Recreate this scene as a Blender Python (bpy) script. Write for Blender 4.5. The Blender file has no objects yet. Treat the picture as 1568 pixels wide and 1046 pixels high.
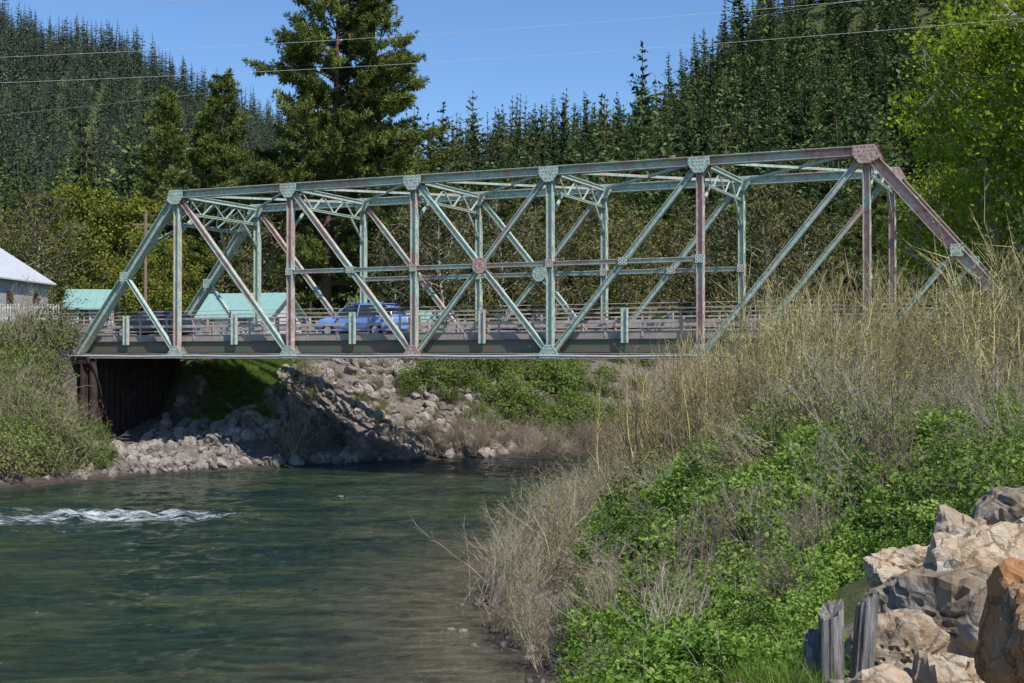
import bpy, math, numpy as np
from mathutils import Vector, noise as mnoise
rng=np.random.default_rng(7)
S=bpy.context.scene
# ---------------------------------------------------------------- utils
def ss(t):
    t=np.clip(t,0,1); return t*t*(3-2*t)
def vnoise(x,y,seed=0):
    x=np.asarray(x,float);y=np.asarray(y,float)
    xi=np.floor(x);yi=np.floor(y);fx=x-xi;fy=y-yi
    fx=fx*fx*(3-2*fx);fy=fy*fy*(3-2*fy)
    def h(i,j):
        q=np.sin(i*127.1+j*311.7+seed*74.7)*43758.5453
        return q-np.floor(q)
    return (h(xi,yi)*(1-fx)+h(xi+1,yi)*fx)*(1-fy)+(h(xi,yi+1)*(1-fx)+h(xi+1,yi+1)*fx)*fy
def fbm(x,y,o=4,seed=0):
    a=0;w=.5
    for k in range(o):
        a=a+w*(vnoise(x*2**k,y*2**k,seed+k*3)-.5)*2; w*=.5
    return a
def nrm(a): return a/np.maximum(np.linalg.norm(a,axis=-1,keepdims=True),1e-9)
class MB:
    def __init__(s): s.V=[];s.F=[];s.T=[];s.n=0
    def add(s,v,f,t=.5,m=0):
        v=np.asarray(v,float).reshape(-1,3); f=np.asarray(f,int)
        s.V.append(v); s.T.append(np.broadcast_to(np.asarray(t,float),(len(v),))); s.F.append((f+s.n,m)); s.n+=len(v)
    def mesh(s,name,mats,smooth=False):
        V=np.concatenate(s.V);T=np.concatenate(s.T)
        L=np.concatenate([f.ravel() for f,m in s.F])
        tot=np.concatenate([np.full(len(f),f.shape[1]) for f,m in s.F])
        mi=np.concatenate([np.full(len(f),m) for f,m in s.F])
        st=np.concatenate([[0],np.cumsum(tot)[:-1]])
        me=bpy.data.meshes.new(name)
        me.vertices.add(len(V)); me.vertices.foreach_set('co',V.astype(np.float32).ravel())
        me.loops.add(len(L)); me.loops.foreach_set('vertex_index',L.astype(np.int32))
        me.polygons.add(len(tot)); me.polygons.foreach_set('loop_start',st.astype(np.int32))
        me.polygons.foreach_set('material_index',mi.astype(np.int32))
        me.polygons.foreach_set('use_smooth',np.full(len(tot),smooth))
        for m in mats: me.materials.append(m)
        a=me.attributes.new('tint','FLOAT','POINT'); a.data.foreach_set('value',T.astype(np.float32))
        me.update(calc_edges=True)
        return me
    def obj(s,name,mats,parent=None,smooth=False,link=True):
        o=bpy.data.objects.new(name,s.mesh(name,mats,smooth))
        if link: S.collection.objects.link(o)
        if parent: o.parent=parent
        return o
def empty(name):
    e=bpy.data.objects.new(name,None); S.collection.objects.link(e); e.empty_display_size=.5; return e
def tube(mb,pts,rad,k=5,t=.5,m=0):
    pts=np.asarray(pts,float); n=len(pts)
    rad=np.broadcast_to(np.asarray(rad,float),(n,))
    tg=nrm(np.gradient(pts,axis=0))
    ref=np.array([1,.13,0]) if abs(tg[:,2]).mean()>.75 else np.array([0,0,1.])
    a=nrm(np.cross(tg,ref)); b=np.cross(tg,a)
    th=np.arange(k)*2*math.pi/k
    V=pts[:,None]+rad[:,None,None]*(np.cos(th)[None,:,None]*a[:,None]+np.sin(th)[None,:,None]*b[:,None])
    i=np.arange(n-1)[:,None]*k; j=np.arange(k)[None]; j2=(j+1)%k
    F=np.stack([i+j,i+j2,i+k+j2,i+k+j],-1).reshape(-1,4)
    mb.add(V,F,t,m)
    mb.add(V[-1],np.arange(k)[None],t,m)
def spikes(mb,P0,P1,r,t=.5,m=0):
    P0=np.asarray(P0,float);P1=np.asarray(P1,float);N=len(P0)
    d=nrm(P1-P0); a=nrm(np.cross(d,rng.normal(size=(N,3)))); b=np.cross(d,a)
    r=np.broadcast_to(r,(N,))[:,None]
    V=np.stack([P0+a*r,P0-.5*a*r+.87*b*r,P0-.5*a*r-.87*b*r,P1],1)
    i=np.arange(N)*4
    F=np.concatenate([np.stack([i,i+1,i+3],1),np.stack([i+1,i+2,i+3],1),np.stack([i+2,i,i+3],1)])
    T=np.repeat(np.broadcast_to(t,(N,)),4)
    mb.add(V,F,T,m)
def leaves(mb,C,size,t=.5,m=0,up=.5,out=None,wid=.6,axis=None):
    C=np.asarray(C,float);N=len(C)
    nn=rng.normal(size=(N,3))+np.array([0,0,up])
    if out is not None: nn=nn+out
    nn=nrm(nn)
    ax=rng.normal(size=(N,3)) if axis is None else axis+.35*rng.normal(size=(N,3))
    a=nrm(ax-nn*np.sum(ax*nn,1,keepdims=True)); b=np.cross(nn,a)
    sz=np.broadcast_to(size,(N,))[:,None]
    w=wid*sz*.5
    V=np.stack([C-a*sz*.5,C+b*w+nn*sz*.08,C+a*sz*.5,C-b*w+nn*sz*.08],1)
    F=np.arange(N*4).reshape(N,4)
    mb.add(V,F,np.repeat(np.broadcast_to(t,(N,)),4),m)
def box(mb,c,s,rz=0,t=.5,m=0):
    c=np.array(c,float);s=np.array(s,float)/2
    v=np.array([[x,y,z] for x in(-1,1) for y in(-1,1) for z in(-1,1)])*s
    if rz:
        cs,sn=math.cos(rz),math.sin(rz); v=np.stack([v[:,0]*cs-v[:,1]*sn,v[:,0]*sn+v[:,1]*cs,v[:,2]],1)
    mb.add(v+c,[[0,1,3,2],[4,6,7,5],[0,4,5,1],[2,3,7,6],[0,2,6,4],[1,5,7,3]],t,m)
# ---------------------------------------------------------------- materials
def newmat(name):
    m=bpy.data.materials.new(name); m.use_nodes=True; nt=m.node_tree
    for n in list(nt.nodes): nt.nodes.remove(n)
    return m,nt
def N(nt,t,**k):
    n=nt.nodes.new(t)
    for a,b in k.items(): setattr(n,a,b)
    return n
def ramp(nt,fac,stops):
    r=N(nt,'ShaderNodeValToRGB'); e=r.color_ramp.elements
    while len(e)<len(stops): e.new(.5)
    for i,(p,c) in enumerate(stops): e[i].position=p; e[i].color=(*c,1)
    nt.links.new(fac,r.inputs[0]); return r.outputs[0]
def noise(nt,scale,detail=4,vec=None,rough=.55,dist=0):
    n=N(nt,'ShaderNodeTexNoise'); n.inputs['Scale'].default_value=scale; n.inputs['Detail'].default_value=detail
    n.inputs['Roughness'].default_value=rough; n.inputs['Distortion'].default_value=dist
    if vec is not None: nt.links.new(vec,n.inputs['Vector'])
    return n.outputs[0]
def mth(nt,op,a,b=None,c=None):
    n=N(nt,'ShaderNodeMath',operation=op)
    for i,x in enumerate((a,b,c)):
        if x is None: continue
        if isinstance(x,(int,float)): n.inputs[i].default_value=x
        else: nt.links.new(x,n.inputs[i])
    return n.outputs[0]
def mix(nt,f,a,b,blend='MIX'):
    n=N(nt,'ShaderNodeMix',data_type='RGBA',blend_type=blend)
    for i,x in ((0,f),(6,a),(7,b)):
        if isinstance(x,(int,float)): n.inputs[i].default_value=x
        elif isinstance(x,tuple): n.inputs[i].default_value=(*x,1)
        else: nt.links.new(x,n.inputs[i])
    return n.outputs[2]
def objco(nt,scale=(1,1,1)):
    tc=N(nt,'ShaderNodeTexCoord'); mp=N(nt,'ShaderNodeMapping'); mp.inputs['Scale'].default_value=scale
    nt.links.new(tc.outputs['Object'],mp.inputs[0]); return mp.outputs[0]
def out(nt,sh):
    o=N(nt,'ShaderNodeOutputMaterial'); nt.links.new(sh,o.inputs[0])
def princ(nt,col,rough=.8,metal=0,bump=None,bs=.3,bd=.05,spec=.5):
    p=N(nt,'ShaderNodeBsdfPrincipled')
    if isinstance(col,tuple): p.inputs['Base Color'].default_value=(*col,1)
    else: nt.links.new(col,p.inputs['Base Color'])
    if isinstance(rough,(int,float)): p.inputs['Roughness'].default_value=rough
    else: nt.links.new(rough,p.inputs['Roughness'])
    p.inputs['Metallic'].default_value=metal
    p.inputs['Specular IOR Level'].default_value=spec
    if bump is not None:
        b=N(nt,'ShaderNodeBump'); b.inputs['Strength'].default_value=bs; b.inputs['Distance'].default_value=bd
        nt.links.new(bump,b.inputs['Height']); nt.links.new(b.outputs[0],p.inputs['Normal'])
    return p
def plain(name,c1,c2=None,scale=3,rough=.8,metal=0,bs=.2,spec=.4):
    m,nt=newmat(name); c2=c2 or tuple(x*.75 for x in c1)
    co=objco(nt); n=noise(nt,scale,5,co)
    col=ramp(nt,n,[(.3,c1),(.7,c2)])
    out(nt,princ(nt,col,rough,metal,n,bs,.03,spec).outputs[0]); return m
def foliage(name,dark,light,tr=.35,rnd=.35,hi=None):
    m,nt=newmat(name)
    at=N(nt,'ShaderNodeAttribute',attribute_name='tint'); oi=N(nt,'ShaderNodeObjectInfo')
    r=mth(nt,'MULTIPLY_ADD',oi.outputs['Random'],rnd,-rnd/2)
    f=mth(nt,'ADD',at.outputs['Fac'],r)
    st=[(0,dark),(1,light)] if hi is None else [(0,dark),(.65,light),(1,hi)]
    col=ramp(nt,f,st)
    d=N(nt,'ShaderNodeBsdfDiffuse')
    nt.links.new(col,d.inputs[0])
    if tr<=0: out(nt,d.outputs[0]); return m
    t=N(nt,'ShaderNodeBsdfTranslucent')
    col2=mix(nt,1.,col,(1.0,1.05,.55),'MULTIPLY'); nt.links.new(col2,t.inputs[0])
    ms=N(nt,'ShaderNodeMixShader'); ms.inputs[0].default_value=tr
    nt.links.new(d.outputs[0],ms.inputs[1]); nt.links.new(t.outputs[0],ms.inputs[2])
    out(nt,ms.outputs[0]); return m
def barkmat(name,a,b,rnd=0):
    m,nt=newmat(name); co=objco(nt,(1,1,.25)); n=noise(nt,9 if not rnd else 3,4,co)
    if rnd:
        oi=N(nt,'ShaderNodeObjectInfo'); n2=mth(nt,'ADD',n,mth(nt,'MULTIPLY_ADD',oi.outputs['Random'],rnd,-rnd/2))
    else: n2=n
    out(nt,princ(nt,ramp(nt,n2,[(.25,a),(.75,b)]),.9,0,n if not rnd else None,.6,.05,.2).outputs[0]); return m
M_bark=barkmat('conifer_bark',(.09,.06,.045),(.2,.13,.09))
M_pale=barkmat('pale_bark',(.6,.58,.52),(.32,.29,.25))
M_twig=barkmat('grey_twig',(.46,.40,.31),(.22,.17,.13),.6)
M_willow=barkmat('willow_stem',(.50,.42,.21),(.22,.15,.10),.9)
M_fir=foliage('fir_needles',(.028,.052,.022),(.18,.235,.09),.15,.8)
M_fir2=foliage('hazed_fir_needles',(.034,.062,.044),(.13,.18,.11),.0,.7)  # muted blue-green: distance haze put into the needle colour
M_pine=foliage('pine_needles',(.04,.06,.02),(.27,.31,.09),.25,.2)
M_cot=foliage('cottonwood_leaf',(.15,.22,.02),(.44,.52,.07),.45,.1)
M_yel=foliage('spring_leaf',(.09,.12,.02),(.31,.33,.07),.35,.4)
M_bud=foliage('budding_leaf',(.07,.075,.035),(.24,.22,.09),.25,.7)
M_bram=foliage('bramble_leaf',(.028,.065,.012),(.18,.30,.055),.35,.5,(.34,.45,.12))
M_shr=foliage('shrub_leaf',(.05,.085,.025),(.26,.34,.09),.35,.5)
M_olive=foliage('olive_shrub_leaf',(.06,.07,.03),(.29,.31,.12),.35,.6)
M_will=foliage('willow_leaf',(.20,.22,.07),(.44,.45,.14),.4,.6)
M_brown=foliage('dead_leaf',(.16,.12,.07),(.38,.33,.19),.2,.4)
M_grass=foliage('grass_blade',(.06,.13,.02),(.26,.36,.09),.3,.4)
M_steel,nt=newmat('weathered_bridge_paint')
co=objco(nt)
n1=noise(nt,1.0,6,co,.65); n2=noise(nt,6,7,co,.72)
at=N(nt,'ShaderNodeAttribute',attribute_name='tint')
f=mth(nt,'ADD',at.outputs['Fac'],mth(nt,'MULTIPLY_ADD',n1,1.9,-.95))
f=mth(nt,'ADD',f,mth(nt,'MULTIPLY_ADD',n2,1.4,-.66))
green=ramp(nt,n2,[(.3,(.20,.29,.235)),(.48,(.40,.50,.415)),(.7,(.66,.71,.62))])
pink=ramp(nt,n2,[(.3,(.26,.14,.11)),(.5,(.50,.34,.29)),(.72,(.66,.56,.49))])
mk=ramp(nt,f,[(.42,(0,0,0)),(.64,(1,1,1))])
col=mix(nt,mk,green,pink)
out(nt,princ(nt,col,.65,0,n2,.2,.02,.3).outputs[0])
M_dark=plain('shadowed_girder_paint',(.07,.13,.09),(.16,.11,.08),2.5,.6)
M_rail=plain('rusted_guard_rail',(.60,.50,.44),(.38,.30,.25),4,.6)
M_conc=plain('bridge_concrete',(.46,.38,.34),(.30,.26,.23),2,.9)
M_pipe=plain('grey_pipe',(.5,.52,.53),(.38,.38,.38),3,.5)
M_asph=plain('asphalt',(.06,.06,.06),(.045,.045,.045),20,.9)
M_yline=plain('yellow_road_line',(.55,.38,.05),None,8,.7)
M_rustwall=plain('rusty_sheet_pile',(.085,.052,.042),(.03,.024,.02),2,.8)
# ---------------------------------------------------------------- terrain
LB=np.array([(-90,-80),(-45,0),(-34,25),(-26,43),(-21,53.4),(-19,57),(-16,60.9),(-10.8,64.4),(-3.3,69.8),(2.4,72),(8,75.5),(20,84),(40,95),(90,112)],float)
RB=np.array([(90,98),(40,80),(20,71),(9,64),(5.2,58),(3.6,52),(2.3,45),(.5,38),(-.7,33),(-1.0,29),(-.5,25),(.2,21.9),(-1.5,17),(-5,11),(-9,4),(-14,-10),(-30,-80)],float)
POLY=np.concatenate([LB,RB])
def dseg(x,y,P):
    d=np.full(x.shape,1e9)
    for a,b in zip(P[:-1],P[1:]):
        ab=b-a; t=np.clip(((x-a[0])*ab[0]+(y-a[1])*ab[1])/(ab@ab),0,1)
        d=np.minimum(d,np.hypot(x-a[0]-t*ab[0],y-a[1]-t*ab[1]))
    return d
def inside(x,y):
    r=np.zeros(x.shape,bool); n=len(POLY)
    for i in range(n):
        a=POLY[i];b=POLY[(i+1)%n]
        if a[1]==b[1]: continue
        c=((a[1]>y)!=(b[1]>y))&(x<(b[0]-a[0])*(y-a[1])/(b[1]-a[1])+a[0]); r^=c
    return r
P0=np.array([-22.76,67.5]); U=np.array([.910,-.4146]); U/=np.linalg.norm(U); Vv=np.array([-U[1],U[0]])
PL=6.71; HT=8.0; W=6.7; ZB=5.5; ZD=6.42
def ts(x,y):
    rx=x-P0[0];ry=y-P0[1]; return rx*U[0]+ry*U[1], rx*Vv[0]+ry*Vv[1]
def hgt(x,y):
    x=np.asarray(x,float);y=np.asarray(y,float)
    dl=dseg(x,y,LB);dr=dseg(x,y,RB);ins=inside(x,y)
    wob=fbm(x*.25,y*.25,3,5)
    l=5.2*ss((dl+wob*.8)/10.5)*.6+5.2*.4*np.clip(dl/10.5,0,1)+.9*ss((dl-10)/15)
    r=3.8*ss((dr+wob*.4)/8.5)+2.3*ss((dr-12)/14)*ss((y-25)/15)-.35*ss((14-y)/4)*ss((x-1)/1.5)*ss((y-5.5)/2)
    z=np.where(dl<dr,l,r)
    t,s=ts(x,y)
    z=z+1.6*ss((-27-x)/3)*ss((y-77)/3)*ss((110-y)/6)
    k=ss((t-.2)/.6)*ss((9-t)/3)*ss((s+4)/2)*ss((7.5-s)/2)
    low=.9+.28*np.maximum(s-1,0)
    z=z*(1-k)+np.minimum(z,low)*k
    e=np.maximum(ss((.6-t)/.8),ss((t-46.6)/1.5))*ss((s+4.5)/3.5)*ss((W+4.5-s)/3.5)
    z=z*(1-e)+np.maximum(np.minimum(z,6.25),6.2)*e
    z=np.where(ins,-.1-.9*ss(np.minimum(dl,dr)/6),z+.0)
    z=z+np.where(ins,.0,1)*(.15*fbm(x*.9,y*.9,4,9)*np.clip(np.minimum(dl,dr)/1.5,0,1))*(1-e)
    hr=np.interp(x,[-1500,-260,-150,-74,-38,12,56,82,108,160,260,500,1500],[5,10,30,48,54,68,84,112,128,162,210,265,260])
    ty=(y-140)/380
    Hr=hr*np.where(ty<1,np.clip(ty,0,1)**1.05,np.maximum(.3,1-.25*(ty-1)))
    hl=np.interp(x,[-3000,-700,-444,-394,-338,-273,-243,-193,-143,-92,-60,0,200],[420,345,280,252,232,206,188,168,150,128,112,90,60])
    tl=(y-380)/620
    Hl=hl*np.where(tl<1,np.clip(tl,0,1)**1.0,np.maximum(.3,1-.2*(tl-1)))
    Hh=np.maximum(Hr,Hl)
    Hh=Hh*(1+.10*fbm(x/60,y/60,3,2))+np.clip(Hh/30,0,1)*10*fbm(x/35,y/35,3,4)
    fr=ss((6000-np.hypot(x,y))/2500)
    return z+Hh*fr
def grow(lo,hi,step,lim0,lim1,g=1.05):
    c=list(np.arange(lo,hi,step)); a=c[-1];st=step
    while a<lim1: st*=g;a+=st;c.append(a)
    a=c[0];st=step;p=[]
    while a>lim0: st*=g;a-=st;p.append(a)
    return np.array(p[::-1]+c)
gx=grow(-30,26,.36,-6500,6500); gy=grow(0,84,.4,-6500,7000)
X,Y=np.meshgrid(gx,gy); Z=hgt(X,Y)
nx,ny=len(gx),len(gy)
i=np.arange(ny-1)[:,None]*nx+np.arange(nx-1)[None]
F=np.stack([i,i+1,i+nx+1,i+nx],-1).reshape(-1,4)
dl=dseg(X,Y,LB);dr=dseg(X,Y,RB)
veg=np.where(dl<dr,ss((dl-9)/4),ss((dr-2.0)/3))*(1-ss((13-Y)/2)*ss((Y+3)/3)*(np.abs(X-3)<4))
gp=np.exp(-((X+15.0)/1.8)**2-((Y-73.5)/4.5)**2); veg=np.clip(veg+gp*1.4,0,1)
mb=MB(); mb.add(np.stack([X,Y,Z],-1),F,veg.ravel())
M_ground,nt=newmat('ground_soil_and_grass')
co=objco(nt); n1=noise(nt,.5,6,co,.65); n2=noise(nt,4,7,co,.7); n3=noise(nt,25,4,co,.7)
at=N(nt,'ShaderNodeAttribute',attribute_name='tint')
soil=ramp(nt,n2,[(.3,(.08,.065,.055)),(.5,(.18,.15,.13)),(.7,(.29,.245,.21))])
gr=ramp(nt,n2,[(.3,(.05,.055,.025)),(.55,(.09,.11,.035)),(.75,(.16,.14,.07))])
f=mth(nt,'ADD',at.outputs['Fac'],mth(nt,'MULTIPLY_ADD',n1,.8,-.4))
mk=ramp(nt,f,[(.4,(0,0,0)),(.6,(1,1,1))])
geo=N(nt,'ShaderNodeNewGeometry'); sx=N(nt,'ShaderNodeSeparateXYZ'); nt.links.new(geo.outputs['Position'],sx.inputs[0])
wet=ramp(nt,sx.outputs[2],[(.05,(.35,.33,.3)),(.35,(1,1,1))])
col=mix(nt,1.,mix(nt,mk,soil,gr),wet,'MULTIPLY')
out(nt,princ(nt,col,.95,0,mth(nt,'ADD',n2,n3),.6,.08,.2).outputs[0])
mb.obj('ground',[M_ground],smooth=True)
# ---------------------------------------------------------------- water
wx=grow(-34,12,.16,-300,140,1.08); wy=grow(16,78,.16,-200,160,1.08)
X,Y=np.meshgrid(wx,wy); ins=inside(X,Y)
din=np.minimum(dseg(X,Y,LB),dseg(X,Y,RB))
flowang=.35
xr=X*math.cos(flowang)+Y*math.sin(flowang); yr=-X*math.sin(flowang)+Y*math.cos(flowang)
cl=43.6+.10*(X+17)+.9*fbm(X*.35,X*0+3,2,6)
rap=np.exp(-((Y-cl)/1.9)**2)*ss((-6.0-X)/6)*(.55+.7*vnoise(X*.7,Y*.9,12))
rap2=.5*np.exp(-((Y-50.5-.1*(X+7))/.7)**2)*np.exp(-((X+6.5)/2.2)**2)+.5*np.exp(-((Y-46.8)/.6)**2)*ss((-14-X)/4)+.45*np.exp(-((Y-40.5)/.6)**2)*ss((-10-X)/4)
rap=np.clip(rap+rap2,0,1)
Z=.06*fbm(xr*.45,yr*.9,3,1)+.05*fbm(X*1.5,Y*2.0,3,8)+rap*(.28*fbm(X*1.1,Y*1.8,3,21)+.06)
nx,ny=len(wx),len(wy); i=np.arange(ny-1)[:,None]*nx+np.arange(nx-1)[None]
F=np.stack([i,i+1,i+nx+1,i+nx],-1).reshape(-1,4)
keep=(din<4)|ins; kf=keep.ravel()[F].all(1)
mb=MB(); mb.add(np.stack([X,Y,Z],-1),F[kf],0)
o=mb.obj('river_water',[],smooth=True)
nearR=dseg(X,Y,RB[7:]); sh=np.exp(-nearR/2.4)+.4*np.exp(-din/1.)+.35*ss((25-Y)/5)*ss((X+9)/8)
for nm,v in (('shallow',np.clip(sh,0,1)),('foam',rap)):
    a=o.data.attributes.new(nm,'FLOAT','POINT'); a.data.foreach_set('value',v.ravel().astype(np.float32))
M_w,nt=newmat('river_water_surface')
co=objco(nt,(1,1,1)); co2=objco(nt,(.5,1.3,1))
a1=N(nt,'ShaderNodeAttribute',attribute_name='shallow');a2=N(nt,'ShaderNodeAttribute',attribute_name='foam')
n1=noise(nt,.35,6,co2,.65,.8); n2=noise(nt,1.9,6,co2,.68,.6); n3=noise(nt,8,4,co,.6)
dn=mth(nt,'ADD',mth(nt,'MULTIPLY',n1,.6),mth(nt,'MULTIPLY',n2,.4))  # finer noise paints lighter caustic-like ripple bands into the deep-water colour
deep=ramp(nt,dn,[(.36,(.004,.017,.017)),(.5,(.018,.040,.024)),(.62,(.070,.088,.036))])
peb=N(nt,'ShaderNodeTexVoronoi'); peb.inputs['Scale'].default_value=4.5; nt.links.new(mix(nt,.15,co,n2),peb.inputs['Vector'])
sep=N(nt,'ShaderNodeSeparateColor'); nt.links.new(peb.outputs['Color'],sep.inputs[0])
shal=mix(nt,.4,ramp(nt,n2,[(.35,(.055,.055,.03)),(.65,(.17,.145,.095))]),ramp(nt,sep.outputs[0],[(0,(.05,.045,.03)),(1,(.20,.17,.125))]))
f=mth(nt,'ADD',a1.outputs['Fac'],mth(nt,'MULTIPLY_ADD',n1,.5,-.25))
mk=ramp(nt,f,[(.1,(0,0,0)),(.9,(1,1,1))])
base=mix(nt,mk,deep,shal)
cf=objco(nt,(.7,2.2,1)); nf=noise(nt,1.9,8,cf,.8,.5)
ff=mth(nt,'ADD',mth(nt,'MULTIPLY',a2.outputs['Fac'],.48),mth(nt,'MULTIPLY_ADD',nf,2.4,-1.2))
fm=ramp(nt,ff,[(.32,(0,0,0)),(.62,(1,1,1))])
fm=mth(nt,'MULTIPLY',fm,mth(nt,'MINIMUM',mth(nt,'MULTIPLY',a2.outputs['Fac'],4.),1.))
base=mix(nt,fm,base,(.70,.76,.78))
rg=mth(nt,'MULTIPLY_ADD',fm,.6,.05)
h=mth(nt,'ADD',mth(nt,'MULTIPLY',n2,1.0),mth(nt,'MULTIPLY',n3,.22))
p=princ(nt,base,rg,0,h,1.,.5,.5); p.inputs['IOR'].default_value=1.33
out(nt,p.outputs[0]); o.data.materials.append(M_w)
# ---------------------------------------------------------------- bridge
def B(t,s,z): return np.array([P0[0]+U[0]*t+Vv[0]*s,P0[1]+U[1]*t+Vv[1]*s,z])
V3=np.array([Vv[0],Vv[1],0.]);U3=np.array([U[0],U[1],0.])
cnt=[0]
def member(mb,a,b,dep,wid,r0=.2,r1=None,I=True,n=V3,m=0):
    r1=r0 if r1 is None else r1
    cnt[0]+=1; j=(cnt[0]%17)*.0011; dep=dep+j; wid=wid+j
    d=nrm(b-a); nn=nrm(n-d*(n@d)); c=np.cross(d,nn)
    D=dep/2;w=wid/2
    if I:
        tf=.035;tw=min(.05,w*.35)
        prof=[(D,-w),(D,w),(D-tf,w),(D-tf,tw),(-D+tf,tw),(-D+tf,w),(-D,w),(-D,-w),(-D+tf,-w),(-D+tf,-tw),(D-tf,-tw),(D-tf,-w)]
    else: prof=[(D,-w),(D,w),(-D,w),(-D,-w)]
    prof=np.array(prof); k=len(prof)
    ring=prof[:,:1]*c+prof[:,1:]*nn
    V=np.concatenate([a+ring,b+ring]); i=np.arange(k);i2=(i+1)%k
    mb.add(V,np.stack([i,i+k,i2+k,i2],1),np.r_[np.full(k,r0),np.full(k,r1)],m)
    if not I: mb.add(V,[[0,1,2,3],[7,6,5,4]],np.r_[np.full(k,r0),np.full(k,r1)],m)
bridge=empty('steel_truss_bridge')
def gusset(mb,c,pts,s_off,r,rivets=True):
    pts=np.array(pts,float);k=len(pts)
    for sg in (-1,1):
        cc=c+V3*sg*s_off
        fr=cc+pts[:,:1]*U3+pts[:,1:]*np.array([0,0,1.])
        o1=fr+V3*sg*.024; V=np.concatenate([fr,o1]); i=np.arange(k);i2=(i+1)%k
        mb.add(V,np.stack([i,i2,i2+k,i+k],1),r); mb.add(V,np.array([np.arange(k)+k]),r)
        if rivets:
            cen=pts.mean(0)
            R=[]
            for sc_ in (.86,.45):
              for e in range(k):
                a=pts[e]*sc_+cen*(1-sc_);b=pts[(e+1)%k]*sc_+cen*(1-sc_)
                L=np.linalg.norm(b-a); q=max(1,int(L/.13))
                for z in range(q): R.append(a+(b-a)*z/q)
            R=np.array(R); base=cc+V3*sg*.024+R[:,:1]*U3+R[:,1:]*np.array([0,0,1.])
            th=np.arange(6)*math.pi/3; ring=.03*(np.cos(th)[:,None]*U3+np.sin(th)[:,None]*np.array([0,0,1.]))
            for q in base:
                Vr=np.concatenate([q+ring,q+ring*.6+V3*sg*.02])
                j=np.arange(6);j2=(j+1)%6
                mb.add(Vr,np.stack([j,j2,j2+6,j+6],1),r); mb.add(Vr,np.array([np.arange(6)+6]),r)
zt=ZB+HT
for side,s in enumerate((0.,W)):
    mb=MB(); L=[B(k*PL,s,ZB) for k in range(8)]; T=[B(k*PL,s,zt) for k in range(8)]
    rt=[0,.15,.42,.38,.3,.42,.7,.5]; rv=[0,.5,.8,.55,.25,.75,.6]
    if side: rv=[0,.1,.1,.2,.15,.2,.75]; rt=[0,.1,.1,.1,.1,.15,.3,.3]
    for k in range(1,6): member(mb,T[k],T[k+1],.34,.42,rt[k],rt[k+1])
    member(mb,T[1]+np.array([0,0,.19]),T[6]+np.array([0,0,.19]),.03,.52,.3,.5,I=False)
    member(mb,L[0]+U3*.3,T[1],.38,.44,.0,.15); member(mb,T[6],L[7],.42,.44,.8,.45)
    for k in range(1,7): member(mb,L[k],T[k],.27,.30,rv[k],rv[k]*.8)
    def diag(a,b,r0,r1,d=.23): member(mb,a,b,d,.22,r0,r1)
    diag(T[1],L[2],.75,.2); diag(T[2],L[3],.5,.4); diag(T[3],L[4],.1,.35); diag(L[3],T[4],.3,.4,.21)
    diag(L[4],T[5],.1,.15); diag(L[5],T[6],.1,.4)
    diag((L[0]+U3*.3+T[1])/2,L[1],.1,.1,.18); diag((T[6]+L[7])/2,L[6],.15,.1,.18)
    mz=np.array([0,0,HT*.5])
    member(mb,L[2]+mz,L[5]+mz,.19,.18,.4,.4)
    member(mb,L[0]+U3*.1+np.array([0,0,.05]),L[7]+np.array([0,0,.05]),.11,.34,.6,.5)
    member(mb,L[0]+U3*.1+np.array([0,0,-.10]),L[7]+np.array([0,0,-.10]),.05,.3,.6,.6)
    for k in range(1,7):
        for q in range(14):
            z0=ZB+.7+q*.5; sg=1 if q%2 else -1
            member(mb,L[k]+np.array([0,0,z0-ZB])+V3*.1*sg+U3*.15,L[k]+np.array([0,0,z0+.5-ZB])-V3*.1*sg+U3*.15,.05,.012,.4,I=False,n=U3)
    off=.235
    for k in range(1,7):
        c=T[k]; g=.9 if k==6 else (.1 if k in(1,4,5) else .35)
        gusset(mb,c,[(-.46,.19),(.46,.19),(.46,-.12),(.2,-.48),(-.2,-.48),(-.46,-.12)] if k not in(1,6) else
               ([(-.32,.24),(.48,.22),(.5,-.14),(.25,-.48),(-.18,-.48),(-.5,-.28)] if k==1 else [(.34,.24),(-.5,.22),(-.52,-.14),(-.25,-.5),(.18,-.5),(.6,-.28)]),off,g)
        c=L[k]; g=.85 if k==3 else (.15 if k!=2 else .4)
        gusset(mb,c,[(-.46,-.12),(.46,-.12),(.46,.08),(.17,.48),(-.17,.48),(-.46,.08)],.2,g)
        gusset(mb,L[k]+mz,[(-.18,-.17),(.18,-.17),(.18,.17),(-.18,.17)],.155,.4) if 2<=k<=5 else None
    a=np.arange(8)*math.pi/4+.39; gusset(mb,(L[3]+L[4])/2+mz,[(.38*math.cos(x),.38*math.sin(x)) for x in a],.15,.75 if side==0 else .1)
    for q in ((T[2]+L[3])/2,(L[4]+T[5])/2): gusset(mb,q,[(-.2,-.16),(.2,-.16),(.2,.16),(-.2,.16)],.13,.4)
    for q in ((L[0]+U3*.3+T[1])/2,(T[6]+L[7])/2): gusset(mb,q,[(-.24,-.24),(.24,-.24),(.24,.24),(-.24,.24)],.245,.3)
    mb.obj('near_truss' if side==0 else 'far_truss',[M_steel],bridge)
mb=MB(); up=np.array([0,0,1.])
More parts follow.
